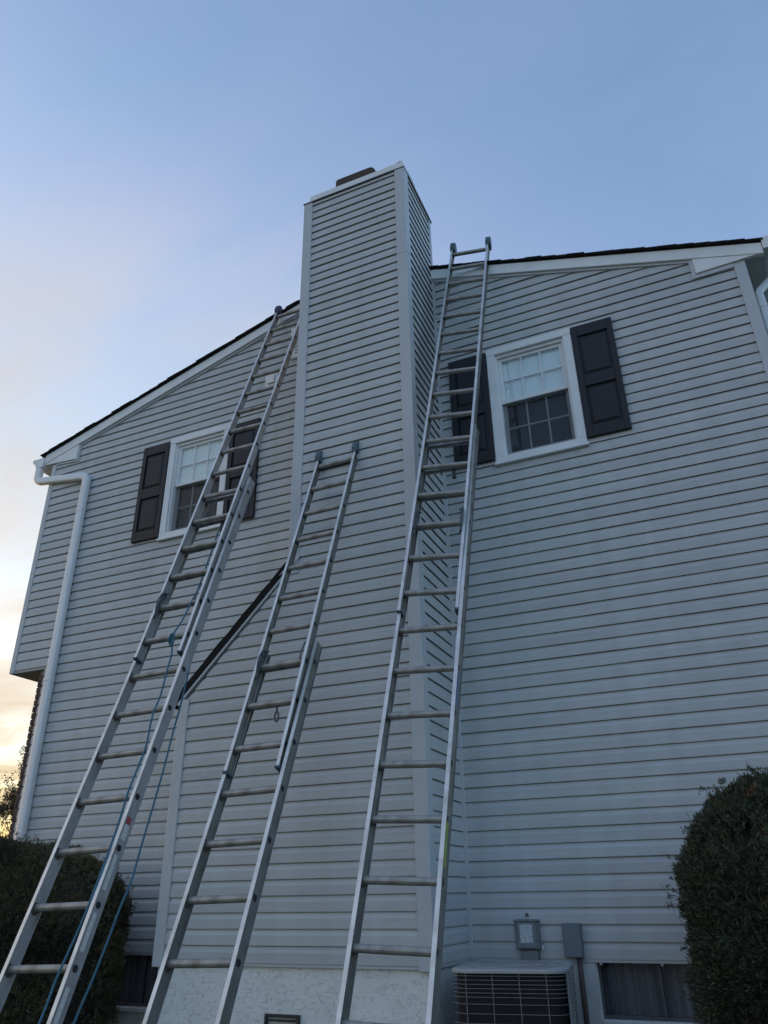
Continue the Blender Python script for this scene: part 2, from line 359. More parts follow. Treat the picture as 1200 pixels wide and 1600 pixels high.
# ---- rake boards, box returns, roof
for side in (0, 1):
    x0, x1 = (-7.15, RX) if side == 0 else (RX, 1.115)
    t = MB(); t.prism([(x0, rake_top(x0) - .125), (x1, rake_top(x1) - .125), (x1, rake_top(x1)), (x0, rake_top(x0))], -.052, -.002)
    t.build('rake_board', WHITE, house, bevel=.003)
    t = MB()
    xa, xb = (-6.64, RX) if side == 0 else (RX, .56)
    t.prism([(xa, rake_top(xa) - .152), (xb, rake_top(xb) - .152), (xb, rake_top(xb) - .1255), (xa, rake_top(xa) - .1255)], -.030, .0)
    t.build('rake_channel', VTRIM, house)
# box returns closing the eaves
t = MB(); t.prism([(-6.632, rake_bot(-6.632) + .03), (-7.15, rake_bot(-7.15) + .03), (-7.15, 5.268 + G), (-6.632, 5.232 + G)], -.045, 0); t.box(-7.15, -6.99, 0, 9, 5.262 + G, 5.275 + G)
t.build('eave_box_return', WHITE, house, bevel=.003)
t = MB(); t.prism([(-6.632, 5.232 + G), (-6.606, 5.205 + G), (-6.606, rake_bot(-6.606)), (-6.632, rake_bot(-6.632))], -.032, 0); t.prism([(-6.606, 5.205 + G), (-6.632, 5.232 + G), (-6.96, 5.255 + G), (-6.96, 5.23 + G)], -.030, 0); t.build('return_channel', VTRIM, house)
t = MB(); t.prism([(.553, rake_bot(.553) + .028), (.556, 5.326 + G), (1.10, 5.345 + G), (1.10, rake_bot(1.1) + .028)], -.045, 0); t.build('eave_box_return', WHITE, house, bevel=.003)
t = MB(); t.prism([(.553, rake_bot(.553)), (.520, rake_bot(.52)), (.522, 5.285 + G), (.556, 5.326 + G)], -.032, 0); t.prism([(.556, 5.326 + G), (.522, 5.285 + G), (.87, 5.292 + G), (.87, 5.337 + G)], -.030, 0); t.build('return_channel', VTRIM, house)
t = MB(); t.box(.94, 1.12, -.0, 9, 5.34 + G, 5.352 + G); t.build('eave_soffit', mat('eave_soffit_metal', (.45, .46, .47), .6), house)
# roof deck and shingle courses
for side in (0, 1):
    x_e, x_r = (-7.22, RX) if side == 0 else (1.135, RX)
    t = MB(); t.prism([(x_e, rake_top(x_e) + .002), (x_r, rake_top(x_r) + .002), (x_r, rake_top(x_r) + .016), (x_e, rake_top(x_e) + .016)], -.045, 9.0)
    roof = t.build('roof', SHING, house)
    n = int(abs(x_r - x_e) / .135); sgn = 1 if side == 0 else -1
    for i in range(n + 1):
        xa = x_e + sgn * i * .135; xb = xa + sgn * .16
        if (xb - RX) * sgn > 0: xb = RX
        if abs(xb - xa) < .02: continue
        j = random.uniform(-.010, .006); thick = random.uniform(.007, .010)
        za, zb = rake_top(xa) + .0165 + .006, rake_top(xb) + .0165 + .001
        t = MB(); t.prism([(xa, za), (xb, zb), (xb, zb + .007), (xa, za + thick)], -.085 + j, 9.0); t.build('shingle', SHING, roof)
t = MB(); t.prism([(RX - .15, rake_top(RX - .15) + .028), (RX, RZ + .036), (RX + .15, rake_top(RX + .15) + .028), (RX, RZ + .05)], -.09, 9.0); t.build('ridge_cap', SHING, house)

# ---- gutters and downspouts
def kgutter(x_in, x_out, z, y0, y1):
    s = -1 if x_out < x_in else 1
    w = abs(x_out - x_in)
    prof = [(0, 0), (.62, 0), (.70, .35), (.95, .62), (1, 1), (.9, 1), (.9, .93), (.62, .45), (.55, .1), (.06, .1), (.06, 1), (0, 1)]
    g = MB(); g.prism([(x_in + s * w * a, z + .125 * b) for a, b in prof], y0, y1)
    g.prism([(x_in + s * w * a, z + .125 * b) for a, b in prof[:5] + [(0, 1)]], y0 - .006, y0 - .002); return g
kgutter(-7.155, -7.345, 5.245 + G, -.06, 9).build('gutter', GUTTER, house)
kgutter(1.12, 1.29, 5.375 + G, -.055, 9).build('gutter', GUTTER, house)
def pipe(name, pts, w, d, joints=(), r=.075):
    """rectangular downspout with mitred, slightly rounded elbows, swept along pts"""
    P = [Vector(p) for p in pts]; Q = [P[0]]
    for i in range(1, len(P) - 1):
        a = (P[i - 1] - P[i]).normalized(); b = (P[i + 1] - P[i]).normalized()
        for tt in (0, .25, .5, .75, 1):
            q = (P[i] + a * r) * (1 - tt) ** 2 + P[i] * 2 * tt * (1 - tt) + (P[i] + b * r) * tt ** 2; Q.append(q)
    Q.append(P[-1]); prof = []
    for k in range(16):                    # rounded rectangle
        an = 2 * math.pi * (k + .5) / 16; c, s_ = math.cos(an), math.sin(an)
        prof.append((math.copysign(abs(c) ** .42, c), math.copysign(abs(s_) ** .42, s_)))
    mb = MB(); rings = []
    for i, q in enumerate(Q):
        tg = (Q[min(i + 1, len(Q) - 1)] - Q[max(i - 1, 0)]).normalized()
        dn = Vector((0, -1, 0)); dn = (dn - tg * dn.dot(tg)).normalized(); sd = tg.cross(dn)
        rings.append([q + sd * p[0] * w / 2 + dn * p[1] * d / 2 for p in prof])
    n = len(prof)
    mb.add([v for r_ in rings for v in r_], [(i * n + k, i * n + (k + 1) % n, (i + 1) * n + (k + 1) % n, (i + 1) * n + k) for i in range(len(Q) - 1) for k in range(n)])
    o = mb.build(name, GUTTER, house, smooth=True)
    for (x, y, z) in joints:
        j = MB(); j.ext([(p[0] * (w / 2 + .0035), p[1] * (d / 2 + .0035)) for p in prof], (x, y, z), (1, 0, 0), (0, 1, 0), (0, 0, .03)); j.build('pipe_joint', GUTTER, o)
    return o
pipe('downspout', [(-7.235, -.028, 5.30 + G), (-7.235, -.03, 5.055 + G), (-6.375, -.058, 4.92 + G), (-6.375, -.058, .12)], .092, .070, [(-6.375, -.058, 4.44 + G), (-6.375, -.058, 2.45 + G)])
pipe('downspout', [(1.235, .33, 5.44 + G), (1.23, .33, 5.385 + G), (1.03, .20, 5.13 + G), (1.03, .20, .1)], .060, .048, [(1.03, .20, 4.95 + G)], .028)

# ---- windows with shutters
def window(x0, x1, z0, z1):
    w = .078
    f = MB(); f.box(x0, x1, -.040, .02, z0, z0 + w * .9); f.box(x0, x1, -.041, .02, z1 - w, z1)
    f.box(x0, x0 + w, -.038, .02, z0 + w * .9, z1 - w); f.box(x1 - w, x1, -.038, .02, z0 + w * .9, z1 - w)
    win = f.build('window', WHITE, house, bevel=.004, seg=2)
    s = MB(); s.box(x0 - .012, x1 + .012, -.052, .0, z0 - .014, z0 + .010); s.build('sill', WHITE, win, bevel=.003)
    xi0, xi1, zi0, zi1 = x0 + w, x1 - w, z0 + w * .9, z1 - w
    j = MB(); e = .02                     # vinyl jamb liner
    j.box(xi0 - .02, xi0 + e, -.012, .10, zi0, zi1); j.box(xi1 - e, xi1 + .02, -.012, .10, zi0, zi1)
    j.box(xi0 + e, xi1 - e, -.012, .10, zi1 - e * 1.6, zi1 + .02); j.box(xi0 + e, xi1 - e, -.012, .10, zi0 - .02, zi0 + e * .8)
    j.build('jamb_liner', WHITE, win, bevel=.002)
    a0, a1, b0, b1 = xi0 + e, xi1 - e, zi0 + e * .8, zi1 - e * 1.6
    mid = z0 + .525 * (z1 - z0)
    def sash(za, zb, y, st, top, bot):
        q = MB(); q.box(a0, a1, y, y + .032, zb - top, zb); q.box(a0, a1, y, y + .032, za, za + bot)
        q.box(a0, a0 + st, y, y + .032, za + bot, zb - top); q.box(a1 - st, a1, y, y + .032, za + bot, zb - top)
        so = q.build('sash', WHITE, win, bevel=.003)
        g0, g1, h0, h1 = a0 + st, a1 - st, za + bot, zb - top
        nx, nz = 3, 2
        for ix in range(nx):
            for iz in range(nz):
                m = .006
                p = MB(); xa = g0 + (g1 - g0) * ix / nx; xb = g0 + (g1 - g0) * (ix + 1) / nx; z_a = h0 + (h1 - h0) * iz / nz; z_b = h0 + (h1 - h0) * (iz + 1) / nz
                p.box(xa + (m if ix else 0), xb - (m if ix < nx - 1 else 0), y + .014, y + .018, z_a + (m if iz else 0), z_b - (m if iz < nz - 1 else 0)); p.build('pane', GLASS, win)
        for ix in range(1, nx):
            p = MB(); xa = g0 + (g1 - g0) * ix / nx; p.box(xa - .0075, xa + .0075, y + .008, y + .024, h0, h1); p.build('muntin', WHITE, win)
        for iz in range(1, nz):
            p = MB(); z_a = h0 + (h1 - h0) * iz / nz
            for ix in range(nx):
                xa = g0 + (g1 - g0) * ix / nx + (.0075 if ix else 0); xb = g0 + (g1 - g0) * (ix + 1) / nx - (.0075 if ix < nx - 1 else 0)
                p.box(xa, xb, y + .009, y + .023, z_a - .0075, z_a + .0075)
            p.build('muntin', WHITE, win)
    sash(mid - .022, b1, .012, .034, .034, .036)
    sash(b0, mid + .012, .048, .034, .036, .05)
    sc = MB(); sc.box(a0 + .006, a1 - .006, .030, .032, b0 + .01, mid - .024); sc.build('insect_screen', SCREEN, win)
    bl = MB(); nn = 26
    for za, zb, yy, amp in ((mid - .02, b1 + .01, .047, .002), (b0 - .01, mid + .0, .112, .010)):
        if za < mid - .1: bl.build('window_shade', BLIND, win); bl = MB()
        for i in range(nn):                # gently waving shade hung close behind the glass
            u0, u1 = i / nn, (i + 1) / nn
            ya, yb = yy + amp * math.sin(u0 * 23), yy + amp * math.sin(u1 * 23)
            bl.add([(a0 + (a1 - a0) * u0, ya, za), (a0 + (a1 - a0) * u1, yb, za), (a0 + (a1 - a0) * u1, yb, zb), (a0 + (a1 - a0) * u0, ya, zb)], [(0, 1, 2, 3)])
    bl.build('curtain', DRAPE, win)
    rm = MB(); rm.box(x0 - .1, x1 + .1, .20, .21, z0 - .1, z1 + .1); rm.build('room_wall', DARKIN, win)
    return win
for a, b in WIN: window(a, b, WZ0, WZ1)
def shutter(x0, x1, z0, z1):
    y0 = -.048; st = .052
    q = MB(); zr = [z0, z0 + .115, z0 + .525, z0 + .650, z1 - .118, z1]
    q.box(x0, x0 + st, y0, -.018, z0, z1); q.box(x1 - st, x1, y0, -.018, z0, z1)
    for a, b in ((zr[0], zr[1]), (zr[2], zr[3]), (zr[4], zr[5])): q.box(x0 + st, x1 - st, y0 + .0005, -.018, a, b)
    o = q.build('shutter', SHUT, house, bevel=.003)
    for a, b in ((zr[1], zr[2]), (zr[3], zr[4])):   # raised and fielded panel
        p = MB(); xa, xb = x0 + st, x1 - st; d = .034
        V = [(xa, -.030, a), (xb, -.030, a), (xb, -.030, b), (xa, -.030, b), (xa + .010, -.030, a + .010), (xb - .010, -.030, a + .010), (xb - .010, -.030, b - .010), (xa + .010, -.030, b - .010),
             (xa + d, -.043, a + d), (xb - d, -.043, a + d), (xb - d, -.043, b - d), (xa + d, -.043, b - d)]
        F = [(8, 9, 10, 11)]
        for r0, r1 in ((0, 4), (4, 8)):
            for k in range(4): F.append((r0 + k, r0 + (k + 1) % 4, r1 + (k + 1) % 4, r1 + k))
        p.add(V, F); p.build('raised_panel', SHUT, o)
for x0, x1, dz in ((-5.563, -5.195, 0), (-4.368, -3.985, -.015), (-1.808, -1.432, .01), (-.598, -.225, .02)): shutter(x0, x1, 3.885 + G + dz, 5.095 + G + dz)

# ---- gable louvre vent beside the chimney, small vent hood
t = MB(); vx0, vx1, vz0, vz1 = -3.645, -3.10, 5.765 + G, 6.20 + G
t.box(vx0, vx0 + .06, -.045, 0, vz0, vz1); t.box(vx1 - .05, vx1, -.045, 0, vz0, vz1); t.box(vx0 + .06, vx1 - .05, -.046, 0, vz0, vz0 + .035); t.box(vx0 + .06, vx1 - .05, -.046, 0, vz1 - .04, vz1)
lv = t.build('gable_vent', WHITE, house, bevel=.003)
t = MB(); t.box(vx0 + .06, vx1 - .05, -.006, .0, vz0 + .035, vz1 - .04); t.build('vent_back', HOLESHADE, lv)
for i in range(9):
    z = vz0 + .035 + i * .041
    t = MB(); t.prism([(vx0 + .06, z), (vx1 - .05, z), (vx1 - .05, z + .019), (vx0 + .06, z + .019)], -.042, -.012); t.build('slat', WHITE, lv)
t = MB(); t.box(-3.955, -3.80, -.035, -.004, 5.475 + G, 5.645 + G); mbk = t.build('mounting_block', WHITE, house, bevel=.004)
t = MB(); t.box(-3.925, -3.83, -.055, -.036, 5.505 + G, 5.620 + G); t.build('block_face', WHITE, mbk, bevel=.006, seg=2)

# ---- chimney chase
LOWL = -4.06                              # left edge of the wide lower part
def ch_left(z):                           # left edge of the front face at height z above the siding's bottom
    return LOWL if z < 1.83 else (CHL if z > 2.86 else LOWL + (z - 1.83) * (CHL - LOWL) / 1.03)
ZT = 7.155
core = MB()
core.prism([(LOWL + .01, G - .02), (CHR - .026, G - .02), (CHR - .026, G + ZT), (CHL + .01, G + ZT), (CHL + .01, G + 2.86), (LOWL + .01, G + 1.83)], CHF + .026, .0)
chim = core.build('chimney', VINYL, house)
for k in range(0, 71):
    zm = (k + .5) * CO
    l_ = lambda z: ch_left(z) + .03
    course(k, [(l_, cst(CHR - .03))], CHF, 'x', 'siding_course', chim, lim_top=G + ZT - .002)
    course(k, [(cst(CHF + .03), cst(-.004))], CHR, 'y', 'siding_course', chim, lim_top=G + ZT - .002)
t = MB()                                  # L-shaped corner post: front leg and flank leg
t.prism([(CHR - .078, G - .03), (CHR + .026, G - .03), (CHR + .026, G + 6.0), (CHR - .078, G + 6.0)], CHF - .026, CHF + .03); t.box(CHR - .03, CHR + .0265, CHF + .03, CHF + .078, G - .03, G + 6.0)
t.build('corner_trim', VTRIM, chim, bevel=.004, seg=2)
t = MB(); t.prism([(CHR - .080, G + 5.97), (CHR + .028, G + 5.97), (CHR + .028, G + ZT), (CHR - .080, G + ZT)], CHF - .028, CHF + .03); t.box(CHR - .03, CHR + .0285, CHF + .03, CHF + .080, G + 6.001, G + ZT)
t.build('corner_trim', VTRIM, chim, bevel=.004, seg=2)
t = MB(); t.box(CHL - .022, CHL + .080, CHF - .026, CHF + .08, G + 2.80, G + ZT); t.build('corner_trim', VTRIM, chim, bevel=.004, seg=2)
t = MB(); t.box(LOWL - .012, LOWL + .080, CHF - .026, CHF + .08, G - .035, G + 1.86); t.build('corner_trim', VTRIM, chim, bevel=.004, seg=2)
t = MB(); t.box(CHR - .03, CHR + .022, -.035, .01, rake_top(CHR) + .03, G + ZT); t.build('corner_trim', VTRIM, chim, bevel=.003)
t = MB(); t.box(LOWL + .080, CHR - .078, CHF - .012, CHF + .01, G - .02, G + .006); t.build('starter_strip', VTRIM, chim); t = MB(); t.box(CHR - .01, CHR + .012, CHF + .078, -.012, G - .02, G + .006); t.build('starter_strip', VTRIM, chim)
# sloping shoulder: black felt strip over a pale channel
sx0, sz0, sx1, sz1 = LOWL - .075, G + 1.80, CHL + .0, G + 2.88
dx, dz = (sx1 - sx0), (sz1 - sz0); L = math.hypot(dx, dz); tx, tz = dx / L, dz / L; nx, nz = -tz, tx
def slope_band(a, b, y0, y1, t0=0, t1=1, wob=0):
    n = 14; lo = []; hi = []
    for i in range(n + 1):
        q = t0 + (t1 - t0) * i / n; wv = wob * (random.random() - .5)
        lo.append((sx0 + dx * q + nx * a, sz0 + dz * q + nz * a)); hi.append((sx0 + dx * q + nx * (b + wv), sz0 + dz * q + nz * (b + wv)))
    mb = MB()
    for i in range(n): mb.prism([lo[i], lo[i + 1], hi[i + 1], hi[i]], y0, y1)
    return mb
slope_band(.0, .056, CHF - .03, .0, wob=.009).build('shoulder_felt', FELT, chim)
slope_band(-.024, -.004, CHF - .024, CHF + .02, .03, 1).build('shoulder_channel', VTRIM, chim)
t = MB(); t.add([(CHL - .10, CHF - .035, G + 2.80), (CHL + .01, CHF - .040, G + 2.855), (CHL + .085, CHF - .034, G + 2.93), (CHL + .09, CHF - .031, G + 2.955), (CHL - .02, CHF - .034, G + 2.875)], [(0, 1, 4), (1, 2, 3, 4)]); t.build('bent_flashing', VTRIM, chim)
# metal cap and flues
t = MB(); t.box(CHL - .03, CHR + .032, CHF - .032, .03, G + ZT, G + ZT + .012); cp = t.build('cap_flange', STEEL, chim)
t = MB(); t.box(CHL + .045, CHR + .012, CHF - .02, .01, G + ZT + .0125, G + ZT + .105); t.build('metal_cap', WHITE, chim, bevel=.004)
t = MB(); t.prism([(CHR - .075, G + ZT + .1055), (CHR + .012, G + ZT + .1055), (CHR - .02, G + ZT + .125)], CHF - .02, CHF + .05); t.build('cap_corner_fold', WHITE, chim)
def flue(x0, x1, y0, y1, z1):
    def rr(i, r): 
        pts = []
        for cx, cy, a0 in ((x1 - r, y1 - r, 0), (x0 + r, y1 - r, 90), (x0 + r, y0 + r, 180), (x1 - r, y0 + r, 270)):
            for q in range(5): a = R(a0 + 90 * q / 4); pts.append((cx + (r - i) * math.cos(a), cy + (r - i) * math.sin(a)))
        return pts
    r = .05; o_, i_ = rr(0, r), rr(.025, r); n = len(o_); zb = G + ZT + .10
    mb = MB(); mb.add([(x, y, zb) for x, y in o_] + [(x, y, z1 - .012) for x, y in o_] + [(x, y, z1) for x, y in rr(.01, r)] + [(x, y, z1) for x, y in i_] + [(x, y, zb) for x, y in i_],
        [(g * n + k, g * n + (k + 1) % n, (g + 1) * n + (k + 1) % n, (g + 1) * n + k) for g in range(4) for k in range(n)])
    return mb.build('flue', CLAY, chim)
flue(-2.885, -2.395, -.50, -.08, G + 7.755); flue(-2.37, -2.05, -.35, -.05, G + 7.70)

# ---- foundation: stucco walls, basement windows
BW = [(-5.26, -4.60, -.385), (-1.075, -.15, -.335)]
f = MB(); segs = [XL + .02, BW[0][0], BW[0][1], BW[1][0], BW[1][1], XR - .02]
for i in range(5):
    a, b = segs[i], segs[i + 1]
    if i in (1, 3): f.box(a, b, .012, .22, 0, G + BW[i // 2][2])
    else: f.box(a, b, .012, .22, 0, G + .008)
f.build('foundation', STUCCO, house)
f = MB(); f.box(LOWL + .02, CHR - .012, CHF + .012, .0, 0, G - .012)
cf = f.build('chimney_foundation', STUCCO, house)
f = MB(); f.box(-1.236, -1.083, -.004, .0115, 0, G - .02); f.build('painted_jamb', mat('white_masonry_paint', (.60, .62, .63), .7, var=.08, vscale=8, bump=.15, bscale=30), house, bevel=.004)
for wi, (x0, x1, zb) in enumerate(BW):
    z0, z1 = G + zb, G + .008
    q = MB(); e = .018
    q.box(x0, x1, .045, .085, z0, z0 + .022); q.box(x0, x1, .045, .085, z1 - .03, z1); q.box(x0, x0 + e, .045, .085, z0 + .022, z1 - .03); q.box(x1 - e, x1, .045, .085, z0 + .022, z1 - .03)
    bw = q.build('basement_window', DARKF, house, bevel=.002)
    xm = -.688 if wi else -4.815
    q = MB(); q.box(xm - .009, xm + .009, .04, .08, z0 + .0225, z1 - .0305); q.build('mullion', DARKF, bw)
    for a, b in ((x0 + e, xm - .009), (xm + .009, x1 - e)): q = MB(); q.box(a, b, .062, .066, z0 + .022, z1 - .03); q.build('pane', GLASSD, bw)
    q = MB(); nn = 60
    for i in range(nn):
        ua, ub = i / nn, (i + 1) / nn
        fy = lambda u: .100 + .014 * math.sin(u * 31 + wi) + .012 * math.sin(u * 83)
        q.add([(x0 + (x1 - x0) * ua, fy(ua), z0), (x0 + (x1 - x0) * ub, fy(ub), z0), (x0 + (x1 - x0) * ub, fy(ub), z1), (x0 + (x1 - x0) * ua, fy(ua), z1)], [(0, 1, 2, 3)])
    q.build('curtain', CURT, bw, smooth=True)
    q = MB(); q.box(x0, x1, -.02, .044, z0 - .03, z0 - .001); q.build('sill', STUCCO, bw, bevel=.004)
    if wi:
        for xx in (-1.045, -.66): q = MB(); q.tube([(xx, -.004, G - .025), (xx, .03, G - .025)], .010, 8); q.build('clip', STICKW, bw)
# small dark vent low on the chimney's stucco
q = MB(); vx0, vx1 = -3.125, -2.865; vz1 = G - .285; vz0 = vz1 - .17
q.box(vx0, vx1, CHF - .012, CHF + .012, vz1 - .018, vz1); q.box(vx0, vx1, CHF - .012, CHF + .012, vz0, vz0 + .018); q.box(vx0, vx0 + .018, CHF - .012, CHF + .012, vz0 + .018, vz1 - .018); q.box(vx1 - .018, vx1, CHF - .012, CHF + .012, vz0 + .018, vz1 - .018)
fv = q.build('foundation_vent', BROWNV, house, bevel=.002)
for i in range(5): z = vz0 + .022 + i * .027; q = MB(); q.prism([(vx0 + .018, z), (vx1 - .018, z), (vx1 - .018, z + .012), (vx0 + .018, z + .012)], CHF - .008, CHF + .010); q.build('slat', BROWNV, fv)

# ------------------------------------------------------------------ wall boxes
th = thing('disconnect_box', (-1.505, 0, G + .05), 'grey electrical disconnect box with faded white label on the wall above the air conditioner', 'electrical box')
q = MB(); q.box(-1.585, -1.425, -.075, -.012, G + .055, G + .222); bx = q.build('enclosure', BOXG, th, bevel=.004)
q = MB(); q.prism([(-1.595, G + .222), (-1.415, G + .222), (-1.425, G + .236), (-1.585, G + .236)], -.092, -.012); q.build('hood', BOXG, th, bevel=.003)
q = MB(); q.box(-1.572, -1.438, -.090, -.0755, G + .062, G + .220); q.build('cover', BOXG, th, bevel=.004)
q = MB(); q.box(-1.548, -1.462, -.0912, -.0902, G + .095, G + .205); q.build('label_plate', LABEL, th)
q = MB(); q.box(-1.560, -1.440, -.070, -.012, G - .02, G + .050); q.build('lower_box', BOXG, th, bevel=.003)
q = MB(); q.tube([(-1.505, -.02, G + .262), (-1.505, -.034, G + .262)], .011, 8); q.build('screw_tab', STEEL, th)
q = MB(); q.tube([(-1.416, -.05, G + .075), (-1.405, -.065, G + .075), (-1.405, -.07, G + .055)], .006, 6); q.build('seal_wire', STICKW, th)
th = thing('junction_box', (-1.2, 0, G + .01), 'plain slate blue junction box on the wall with a brown conduit running down', 'electrical box')
q = MB(); q.box(-1.262, -1.142, -.085, -.012, G + .012, G + .212); q.build('enclosure', BOXB, th, bevel=.006, seg=2)
q = MB(); q.tube([(-1.175, -.045, G + .012), (-1.172, -.045, G - .2), (-1.168, -.045, .1)], .017, 10); q.build('conduit', PIPE, th, smooth=True)

# ------------------------------------------------------------------ air conditioner
AX0, AX1, AY0, AY1, AT = -1.825, -1.135, -.90, -.20, G + .002
th = thing('air_conditioner', ((AX0 + AX1) / 2, (AY0 + AY1) / 2, 0), 'outdoor air conditioner condenser with wire guard standing beside the chimney base', 'air conditioner')
def rrect(x0, x1, y0, y1, r, n=6):
    pts = []
    for cx, cy, a0 in ((x1 - r, y1 - r, 0), (x0 + r, y1 - r, 90), (x0 + r, y0 + r, 180), (x1 - r, y0 + r, 270)):
        for q in range(n + 1): a = R(a0 + 90 * q / n); pts.append((cx + r * math.cos(a), cy + r * math.sin(a)))
    return pts
def loft(levels):
    n = len(levels[0][0]); mb = MB()
    mb.add([(x, y, z) for pts, z in levels for x, y in pts], [(g * n + k, g * n + (k + 1) % n, (g + 1) * n + (k + 1) % n, (g + 1) * n + k) for g in range(len(levels) - 1) for k in range(n)] + [tuple(range(n - 1, -1, -1)), tuple(range((len(levels) - 1) * n, len(levels) * n))])
    return mb
rr = lambda i, r=.11: rrect(AX0 + i, AX1 - i, AY0 + i, AY1 - i, max(r - i, .01))
loft([(rr(.004), AT - .022), (rr(.0), AT - .020), (rr(.0), AT - .008), (rr(.004), AT - .002), (rr(.012), AT), (rr(.10), AT - .002)]).build('top_cover', ACPAINT, th, smooth=False, bevel=0)
loft([(rr(.03), .16), (rr(.03), AT - .022)]).build('coil', COIL, th)
loft([(rr(.0), .10), (rr(.0), .20), (rr(.01), .205)]).build('base_pan', ACPAINT, th)
q = MB(); q.box(AX0 - .1, AX1 + .1, AY0 - .1, AY1 + .1, 0, .10); q.build('pad', mat('concrete_pad', (.32, .31, .30), .9, var=.15), th, bevel=.01)
z = AT - .034; i = 0
while z > .22:
    q = MB(); ring = [(x, y, z) for x, y in rr(.006)] ; ring.append(ring[0]); q.tube(ring, .0016, 4, cap=False); q.build('guard_wire', ACWIRE, th)
    z -= .021 if i < 5 else (.034 if i < 6 else .047); i += 1
for px, py in [(AX0 + .10 + j * .155, AY0 + .004) for j in range(4)] + [(AX1 - .004, AY0 + .26 + j * .16) for j in range(3)]:
    q = MB(); q.tube([(px, py, .19), (px, py, AT - .022)], .0022, 5); q.build('guard_wire', ACWIRE, th)
q = MB()                                  # rounded right-front service corner post
pts = rr(.001)[-7:]; pts = [p for p in pts]
ang = rrect(AX0 + .001, AX1 - .001, AY0 + .001, AY1 - .001, .109)
cor = [p for p in ang if p[0] > AX1 - .022 and p[1] < AY0 + .11] + [(AX1 - .001, AY0 + .20)]
for a, b in zip(cor[:-1], cor[1:]): q.add([(a[0], a[1], .2), (b[0], b[1], .2), (b[0], b[1], AT - .021), (a[0], a[1], AT - .021)], [(0, 1, 2, 3)])
cp_ = q.build('corner_panel', ACPAINT, th, smooth=True)
q = MB(); q.box(AX1 - .0015, AX1 + .0005, AY0 + .145, AY0 + .185, G - .36, G - .20); q.build('rating_sticker', STICKW, th)
q = MB(); q.box(AX1 - .0015, AX1 + .0005, AY0 + .15, AY0 + .18, G - .185, G - .16); q.build('rating_sticker', STICKY, th)
q = MB()
for a in range(3): q.tube([((AX0 + AX1) / 2 + math.cos(t_ * .262) * (.12 + .09 * a), (AY0 + AY1) / 2 + math.sin(t_ * .262) * (.12 + .09 * a), AT - .001) for t_ in range(25)], .002, 5)
q.build('fan_guard', ACWIRE, th)
th.rotation_euler.z = R(8.5)

